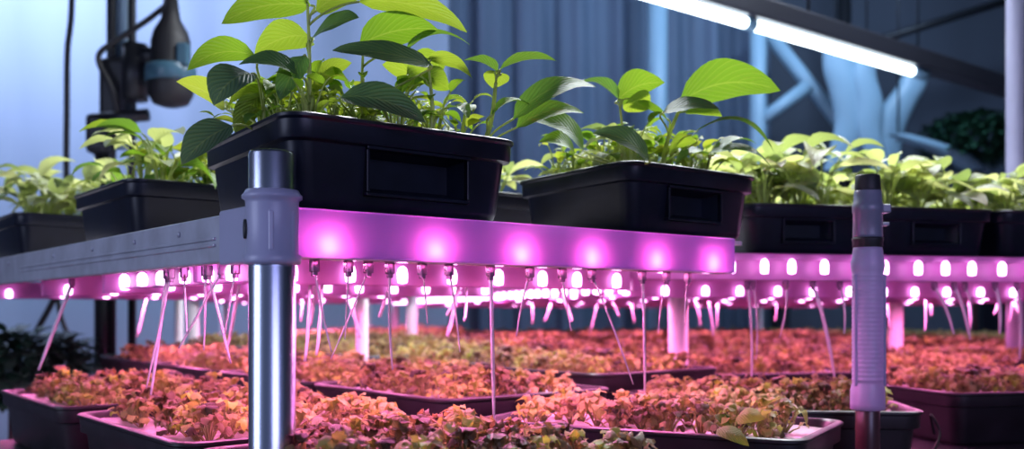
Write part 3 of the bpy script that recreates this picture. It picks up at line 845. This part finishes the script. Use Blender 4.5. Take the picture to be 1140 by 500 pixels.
rl_ = {832: 'straight drip tube at the left end of the far pink rail', 905: 'thick drip tube curving down left of the grey capped pipe'}
for (x0, x1, y1, r) in right:
    d = depth2(x0, .012)
    drip(x0, 0, x1, y1, d, d, r, rl_.get(x0, 'blurred drip tube hanging from the far pink rail'), 'drip tubes on the far pink rail' if x0 not in rl_ else None, bend=.008, z0=ZB-.010)
for i in range(38):
    if i < 15:
        s_, t_ = random.uniform(.08, .78), random.choice([.31, .63, 1.06]); a = w1(s_, t_, .042)
        lab, g = 'blurred drip tube hanging from a led bar deeper under the front shelf', 'drip tubes on the inner bars of the front rack'
    else:
        s_, t_ = random.uniform(.05, 2.1), random.choice([.21, .61, 1.21]); a = w2(s_, t_, .040)
        lab, g = 'blurred drip tube hanging from a led bar under the far shelf', 'drip tubes on the inner bars of the far rack'
    px = 570+F*a.x/a.y
    if px < 150 or px > 1150: continue
    L = random.uniform(.05, .115)
    t = thing('drip_tube', lab, 'drip tube', a, group=g)
    b = Vector((random.uniform(-.03, .03), random.uniform(-.02, .02), -L))
    mb = MB(); mb.tube(bezier(Vector((0, 0, 0)), b*.3, b*.7+Vector((.003, 0, 0)), b, 8), random.uniform(.002, .0034), 7); mb.build('tube', 'clear', t)

# ------------------------------------------------------------------ capped pipe
pp = thing('capped_pipe', 'upright grey pipe fitting with black cap standing in front of the far rack', 'pipe', (PIPE.x, PIPE.y, EYE+ZBN+.0005))
zo = -ZBN
k = 1.385/F
def Z(py): return (345-py)*k+zo
mb = MB(); mb.lathe([(.0150, 0.0), (.0168, .002), (.0168, Z(452)), (.016, Z(451))], 32); mb.lathe([(.026, 0), (.026, .004), (.018, .008), (.0168, .01)], 32); mb.build('lower_pipe', 'brown', pp)
prof = [(.0185, Z(457)), (.0235, Z(456)), (.0240, Z(450)), (.0235, Z(434)), (.0215, Z(428)), (.021, Z(424))]
yy = 424; 
while yy > 305:
    prof += [(.0212, Z(yy)), (.0218, Z(yy-1)), (.0218, Z(yy-2)), (.0212, Z(yy-3))]; yy -= 5
prof += [(.0222, Z(302)), (.0232, Z(298)), (.0232, Z(292)), (.0212, Z(288)), (.0205, Z(280)), (.0195, Z(276))]
mb = MB(); mb.lathe(prof, 40); mb.build('ribbed_sleeve', 'sleeve', pp)
mb = MB()
for sx in (-1, 1): mb.box((sx*.0205, -.008, (Z(430)+Z(306))/2), (.004, .006, Z(306)-Z(430)), bev=.001)
mb.build('sleeve_guard', 'sleeve', pp)
mb = MB(); mb.lathe([(.0185, Z(277)), (.0205, Z(275)), (.0205, Z(270)), (.0215, Z(268)), (.0215, Z(265.5)), (.019, Z(265))], 40); mb.build('seal_ring', 'rubber', pp)
mb = MB(); mb.lathe([(.0185, Z(265.5)), (.0205, Z(264)), (.0205, Z(262)), (.0200, Z(238)), (.0212, Z(237)), (.0212, Z(228)), (.0198, Z(227)), (.0185, Z(214)), (.0182, Z(213))], 40)
mb.box((.024, 0, Z(233)), (.014, .016, .012), bev=.002); mb.box((.023, 0, Z(250)), (.012, .012, .005), bev=.001)
mb.build('coupling', 'greyplastic', pp)
mb = MB(); mb.lathe([(.0175, Z(213.5)), (.0178, Z(212)), (.0170, Z(197)), (.0160, Z(195.5)), (.010, Z(195))], 36); mb.build('cap', 'rubber', pp)
# thin cable beside the lower right tray
cb = MB(); cb.tube(smooth_path([pt(1000, 470, 1.62)+Vector((.06, 0, -.02)), pt(1036, 462, 1.60), pt(1046, 480, 1.58), pt(1042, 497, 1.56), pt(1030, 520, 1.55), pt(1028, 530, 1.55)], 6), .0022, 7)
tag(cb.build('cable', 'rubber'), 'thin black cable looping down beside the lower right trays', 'cable')

# ------------------------------------------------------------------ lamp on the ceiling
LZc = 1.0
def lp(px):   # point on lamp line (parallel to the front rail)
    k = (px-570)/F; A = Vector((1.69, 4.09))
    u = (k*A.y-A.x)/(R1.x-k*R1.y); p = A+R1*u; return Vector((p.x, p.y, EYE+LZc))
lamp = thing('ceiling_lamp', 'long dark ceiling lamp housing with two glowing white tubes', 'lamp', lp(830))
o0 = lp(830)
mb = MB(); a, b = lp(560), lp(1210); c = (a+b)/2
up = .075
mb.box(c-o0+Vector((0, 0, up/2+.018)), ((b-a).length, .09, up), rot=Matrix.Rotation(TH1, 3, 'Z'), bev=.008)
hs = mb.build('housing', 'housing', lamp)
def seg(p, q, name, mat, r, z=0):
    mb = MB(); mb.tube([p-o0+Vector((0, 0, z)), q-o0+Vector((0, 0, z))], r, 16); return mb.build(name, mat, lamp)
seg(lp(640), lp(829), 'light_tube', 'tube_light', .019); seg(lp(838), lp(1015), 'light_tube', 'tube_light', .019)
for (a_, b_) in ((829, 838), (1015, 1030)): seg(lp(a_), lp(b_), 'tube_socket', 'lamp_rim', .024)
for px in (650, 900, 1150):
    mb = MB(); p = lp(px)-o0; mb.tube([p+Vector((0, 0, .09)), p+Vector((0, 0, 2.14))], .006, 8); mb.build('hanger', 'dark', lamp)

# ------------------------------------------------------------------ room
def struct(mb, name, mat):
    o = mb.build(name, mat); o['kind'] = 'structure'; return o
FZ = 0; CZ = 4.3
mb = MB(); mb.box((0, 3, -.05), (11, 12.4, .1)); struct(mb, 'floor', 'floor')
mb = MB(); mb.box((0, 3, CZ+.05), (11, 12.4, .1)); struct(mb, 'ceiling', 'ceil')
mb = MB(); mb.box((0, 8.1, CZ/2), (11, .1, CZ)); struct(mb, 'wall_back', 'wall')
mb = MB(); mb.box((-3.95, 3.5, CZ/2), (.1, 9.1, CZ)); struct(mb, 'wall_left', 'wall')
mb = MB(); mb.box((5.2, 3.5, CZ/2), (.1, 9.1, CZ)); struct(mb, 'wall_right', 'wall')
def curtain(name, label, x0, x1, y0, y1, mat, amp=.05, wl=.35, seed=1):
    rnd = random.Random(seed); mb = MB(); n = int(abs(x1-x0)/.025); vs = []; fs = []
    zs = [.04, .7, 1.4, 2.1, 2.8, 3.5, 4.25]
    ph = [rnd.uniform(0, 6) for _ in range(6)]
    for i in range(n+1):
        u = i/n; x = x0+(x1-x0)*u; yb = y0+(y1-y0)*u
        for z in zs:
            yy = yb+amp*math.sin(x*2*PI/wl+ph[0]+.4*math.sin(x*3+ph[1])+z*.15)+amp*.5*math.sin(x*2*PI/(wl*.43)+ph[2]+z*.3)
            vs.append(Vector((x, yy, z)))
    m = len(zs)
    for i in range(n):
        for j in range(m-1): k = i*m+j; fs.append((k, k+m, k+m+1, k+1))
    vs2 = [v+Vector((0, .004, 0)) for v in vs]; N = len(vs)
    fs += [tuple(i+N for i in reversed(f)) for f in fs]
    mb.add(vs+vs2, fs); o = mb.build(name, mat); tag(o, label, 'curtain'); return o
curtain('plastic_curtain', 'pale blue plastic sheeting hanging behind the plants on the left', -3.75, -.45, 6.5, 6.9, 'curtain_blue', .03, 1.1, 3)
curtain('plastic_curtain', 'darker slate blue sheeting hanging behind the centre of the racks', -.5, 2.0, 6.98, 7.5, 'curtain_grey', .045, .34, 8)

# pipes and trusses on the right
def pipe(name, label, cat, pts, r, mat, group=None):
    mb = MB(); mb.tube(pts, r, 14); return tag(mb.build(name, mat), label, cat, group)
def down(px, d, r, label, mat='bluepipe', name='support_pole'):
    p = pt(px, 345, d); return pipe(name, label, 'pole', [(p.x, p.y, 0), (p.x, p.y, CZ)], r, mat)
down(732, 7.0, .072, 'pale blue vertical pole behind the plants right of centre')
down(844, 7.1, .060, 'pale blue vertical pole meeting the diagonal braces')
down(1130, 3.2, .028, 'grey vertical pole at the right picture edge', 'collar')
down(940, 7.5, .05, 'dark vertical pole far back in the right of the room', 'dark')
tr = thing('roof_brace', 'crossed pale blue diagonal braces beside the pole right of centre', 'brace')
mb = MB(); mb.tube([pt(850, 30, 7.2), pt(945, 150, 7.2), pt(975, 190, 7.2)], .055, 12); mb.build('brace_bar', 'bluepipe', tr)
mb = MB(); mb.tube([pt(838, 142, 7.1), pt(900, 95, 7.1)], .05, 12); mb.build('brace_bar', 'bluepipe', tr)
mb = MB(); mb.tube([pt(944, 55, 7.2), pt(1140, -5, 7.2)], .03, 12); mb.build('brace_bar', 'dark', tr)
def strap(pts, w, label, d):
    P = smooth_path([pt(x, y_, d) for x, y_ in pts], 8); mb = MB(); vs = []; fs = []
    n = len(P)
    for i, p in enumerate(P):
        t = i/(n-1); ww = w*(.8+.5*math.sin(t*PI))
        for k in range(9):
            a = (k/8-.5)*PI; vs.append(p+Vector((math.sin(a)*ww, -math.cos(a)*ww*.5, 0)))
        for k in range(9):
            a = (k/8-.5)*PI; vs.append(p+Vector((math.sin(a)*ww*.93, -math.cos(a)*ww*.5+.006, 0)))
    m = 18
    for i in range(n-1):
        for k in range(8): q = i*m+k; fs.append((q, q+1, q+m+1, q+m)); q += 9; fs.append((q, q+m, q+m+1, q+1))
    mb.add(vs, fs); o = tag(mb.build('plastic_strip', 'bluepipe'), label, 'plastic strip', 'hanging plastic strips')
    mb = MB(); mb.tube([P[0]-Vector((0, 0, .05)), Vector((P[0].x, P[0].y, CZ))], .008, 8); mb.build('hanging_cord', 'dark', o); return o
strap([(930, 40), (935, 75), (945, 105), (948, 140), (930, 190)], .105, 'leftmost pale blue plastic strip hanging bunched below the lamp', 6.9)
strap([(965, 55), (962, 85), (968, 115), (968, 150), (985, 200)], .075, 'middle pale blue plastic strip hanging bunched below the lamp', 6.85)
strap([(1022, 70), (1015, 95), (1000, 120), (990, 150), (988, 200)], .09, 'rightmost pale blue plastic strip curving in below the lamp', 6.95)
strap([(1000, 150), (1030, 160), (1060, 172), (1085, 190)], .10, 'low pale blue sagging plastic piece behind the far rack plants', 6.8)
# dark cabinet-like machines at the back right
mc = thing('storage_cabinet', 'blurred dark grey cabinet in the right background', 'cabinet', (2.75, 7.5, 0))
mb = MB(); mb.box((0, 0, 1.0), (1.5, .6, 2.0), bev=.02); mb.build('body', 'housing', mc)
for sx in (-1, 1):
    mb = MB(); mb.box((sx*.36, -.31, 1.0), (.68, .02, 1.85), bev=.008); dr = mb.build('door', 'wall', mc)
    mb = MB(); mb.tube([(sx*.08, -.345, .85), (sx*.08, -.345, 1.15)], .01, 8); mb.build('handle', 'steel', dr)
def bush(label, c, rx, rz, n, seed):
    rnd = random.Random(seed); t = thing('potted_bush', label, 'bush', (c.x, c.y, 0)); mb = MB()
    for i in range(n):
        a = rnd.uniform(0, 6.28); ph = math.acos(rnd.uniform(-1, 1)); rr_ = rnd.uniform(.6, 1)
        p = Vector((math.cos(a)*math.sin(ph)*rx*rr_, math.sin(a)*math.sin(ph)*rx*rr_, c.z+math.cos(ph)*rz*rr_))
        d = Vector((math.cos(a), math.sin(a), rnd.uniform(-.4, .6))).normalized()
        mb.leaf(p, p+d*rnd.uniform(.06, .1), .045, (0, 0, 1), arch=.15, fold=.2, tint=.3, nu=4, nv=2)
    mb.build('foliage', 'bush', t)
    mb = MB(); mb.tube([(0, 0, .25), (0.01, 0, c.z)], .02, 8); mb.build('stem', 'brown', t)
    mb = MB(); mb.lathe([(.11, 0), (.13, .01), (.16, .30), (.17, .30), (.17, .33), (.15, .33), (.14, .29)], 24); mb.build('pot', 'dark', t)
bush('dark green bush low at the left picture edge beneath the grey rail', pt(14, 415, 3.05), .24, .13, 700, 1)
bush('dark green bush behind the far rack plants at the right', pt(1085, 158, 6.95), .36, .20, 1300, 2)
pl = pt(1085, 158, 4.2)

# ------------------------------------------------------------------ equipment on the left
st = thing('equipment_stand', 'dark pole stand behind the plants at the upper left', 'stand', (pt(122, 345, 3.4).x, 3.4, 0))
o0 = Vector((pt(122, 345, 3.4).x, 3.4, 0))
for px, r_, nm, mt in ((124, .016, 'pole', 'dark'), (147, .014, 'pole', 'dark'), (136, .030, 'ribbed_column', 'bluepipe')):
    mb = MB(); p = pt(px, 345, 3.4+(.05 if nm != 'pole' else 0))-o0; p.z = 0
    z0 = 0.0 if nm == 'pole' else 1.72
    mb.tube([p+Vector((0, 0, z0)), p+Vector((0, 0, 4.29))], r_, 14)
    mb.build(nm, mt, st)
mb = MB(); p = pt(117, 345, 3.42)-o0; mb.tube([Vector((p.x, p.y, 0)), Vector((p.x, p.y, 1.75))], .036, 14); mb.build('lower_column', 'dark', st)
mb = MB(); mb.box(pt(130, 108, 3.38)-o0, (.10, .09, .26), bev=.02); mb.box(pt(140, 80, 3.38)-o0, (.12, .08, .10), bev=.02); mb.box(pt(112, 150, 3.38)-o0, (.08, .09, .14), bev=.02); mb.tube([pt(150, 50, 3.37)-o0, pt(150, 112, 3.37)-o0], .045, 14); mb.tube([pt(112, 132, 3.33)-o0, pt(165, 128, 3.33)-o0], .022, 10); mb.build('clamp_block', 'dark', st)
mb = MB(); mb.tube([pt(150, 62, 3.36)-o0, pt(185, 62, 3.36)-o0], .030, 12); mb.build('arm', 'dark', st)
mb = MB(); mb.box((0, 0, .02), (.5, .4, .03), bev=.008); mb.build('base', 'dark', st)
dv = thing('circulation_pump', 'black cylindrical pump hanging from a cord at the upper left', 'pump', pt(190, 112, 3.3))
dv.scale = (1.3, 1.3, 1.1)
o1 = pt(190, 110, 3.3)
mb = MB(); mb.lathe([(.02, -.02), (.045, -.01), (.058, .02), (.060, .08), (.050, .10), (.050, .18), (.044, .21), (.025, .25), (.016, .33)], 24); mb.build('motor_body', 'rubber', dv)
mb = MB(); mb.lathe([(.0605, .055), (.0645, .06), (.0645, .10), (.062, .105)], 24); mb.box((.045, -.035, .13), (.03, .03, .07), bev=.006); mb.build('collar_ring', 'teal', dv)
mb = MB(); mb.tube(smooth_path([Vector((0, 0, .31)), Vector((.012, 0, .40)), Vector((.03, 0, .6)), Vector((.03, 0, 2.5))], 6), .013, 10); mb.build('cord', 'rubber', dv)
c1 = pipe('cable', 'black cable bent in a hook across the dark pole stand', 'cable', smooth_path([pt(215, -20, 3.3), pt(170, 18, 3.3), pt(130, 45, 3.3), pt(112, 58, 3.3), pt(111, 72, 3.3), pt(125, 100, 3.3), pt(134, 140, 3.34)], 7), .010, 'rubber')
c2 = pipe('cable', 'black vertical cable hanging down the pale blue sheeting', 'cable', smooth_path([pt(81, -170, 3.6), pt(80, 0, 3.6), pt(75, 60, 3.6), pt(74, 150, 3.6), pt(70, 300, 3.6), pt(36, 380, 3.6), pt(28, 430, 3.6)], 7), .011, 'rubber')
c3 = pipe('cable', 'dark cable slanting low beneath the grey left rail', 'cable', smooth_path([pt(60, 250, 3.7), pt(66, 345, 3.7), pt(88, 400, 3.7), pt(95, 460, 3.7)], 7), .009, 'rubber')

# ------------------------------------------------------------------ lights
def area(name, loc, target, size, sy, col, e):
    L = bpy.data.lights.new(name, 'AREA'); L.shape = 'RECTANGLE'; L.size = size; L.size_y = sy; L.color = col; L.energy = e
    o = bpy.data.objects.new(name, L); COL.objects.link(o); o.location = loc
    d = Vector(target)-Vector(loc); o.rotation_euler = d.to_track_quat('-Z', 'Y').to_euler(); return o
area('ceiling_panel_over_racks', (.2, 2.8, EYE+1.7), (.1, 1.3, EYE+.1), 1.6, .5, (.90, .95, 1), 105)
area('far_rack_fill', (1.5, 3.4, EYE+2.0), (1.2, 2.4, EYE+.1), 1.6, .5, (.86, .90, 1), 60)  # added unseen light to brighten the plants on the far rack
area('left_sheeting_fill', (-3.1, 5.2, CZ-.2), (-3.0, 6.9, 1.3), 1.2, .6, (.54, .66, 1), 110)  # added blue light that brightens the left sheeting and falls off rightwards
area('front_left_fill', (-2.3, .1, 1.6), (-.3, 1.1, EYE), 1.2, 1.6, (.60, .68, 1), 28)  # added cool fill for the chrome post and grey side rail
area('front_right_fill', (1.1, -1.2, 1.7), (.2, 1.3, EYE), 1.4, 1.0, (.52, .52, 1), 22)  # added violet-blue fill for the front rail and tray faces
area('centre_sheeting_fill', (.8, 5.6, CZ-.2), (1.0, 7.4, 1.6), 1.6, .5, (.45, .66, 1), 17)  # added unseen blue light aimed at the centre sheeting
area('right_background_fill', (2.3, 5.4, CZ-.2), (2.2, 7.0, 1.7), 1.2, .5, (.48, .70, 1), 58)  # added unseen blue light aimed at the back right poles and strips
w = bpy.data.worlds.new('world'); sc.world = w; w.use_nodes = True
bg = w.node_tree.nodes['Background']; bg.inputs[0].default_value = (.18, .24, .42, 1); bg.inputs[1].default_value = .35

# ------------------------------------------------------------------ camera
cam = bpy.data.cameras.new('camera'); co = bpy.data.objects.new('camera', cam); COL.objects.link(co)
co.location = (0, 0, EYE); co.rotation_euler = (PI/2, 0, 0)
cam.sensor_width = 36; cam.lens = F/1140*36; cam.shift_y = 95/1140; cam.clip_start = .02
cam.dof.use_dof = True; cam.dof.focus_distance = 1.12; cam.dof.aperture_fstop = 4.2
sc.camera = co
sc.view_settings.view_transform = 'Standard'; sc.view_settings.look = 'None'
sc.view_settings.exposure = 0; sc.view_settings.gamma = 1; sc.view_settings.use_curve_mapping = False
sc.cycles.use_denoising = True
sc.cycles.max_bounces = 8
sc.cycles.sample_clamp_indirect = 6
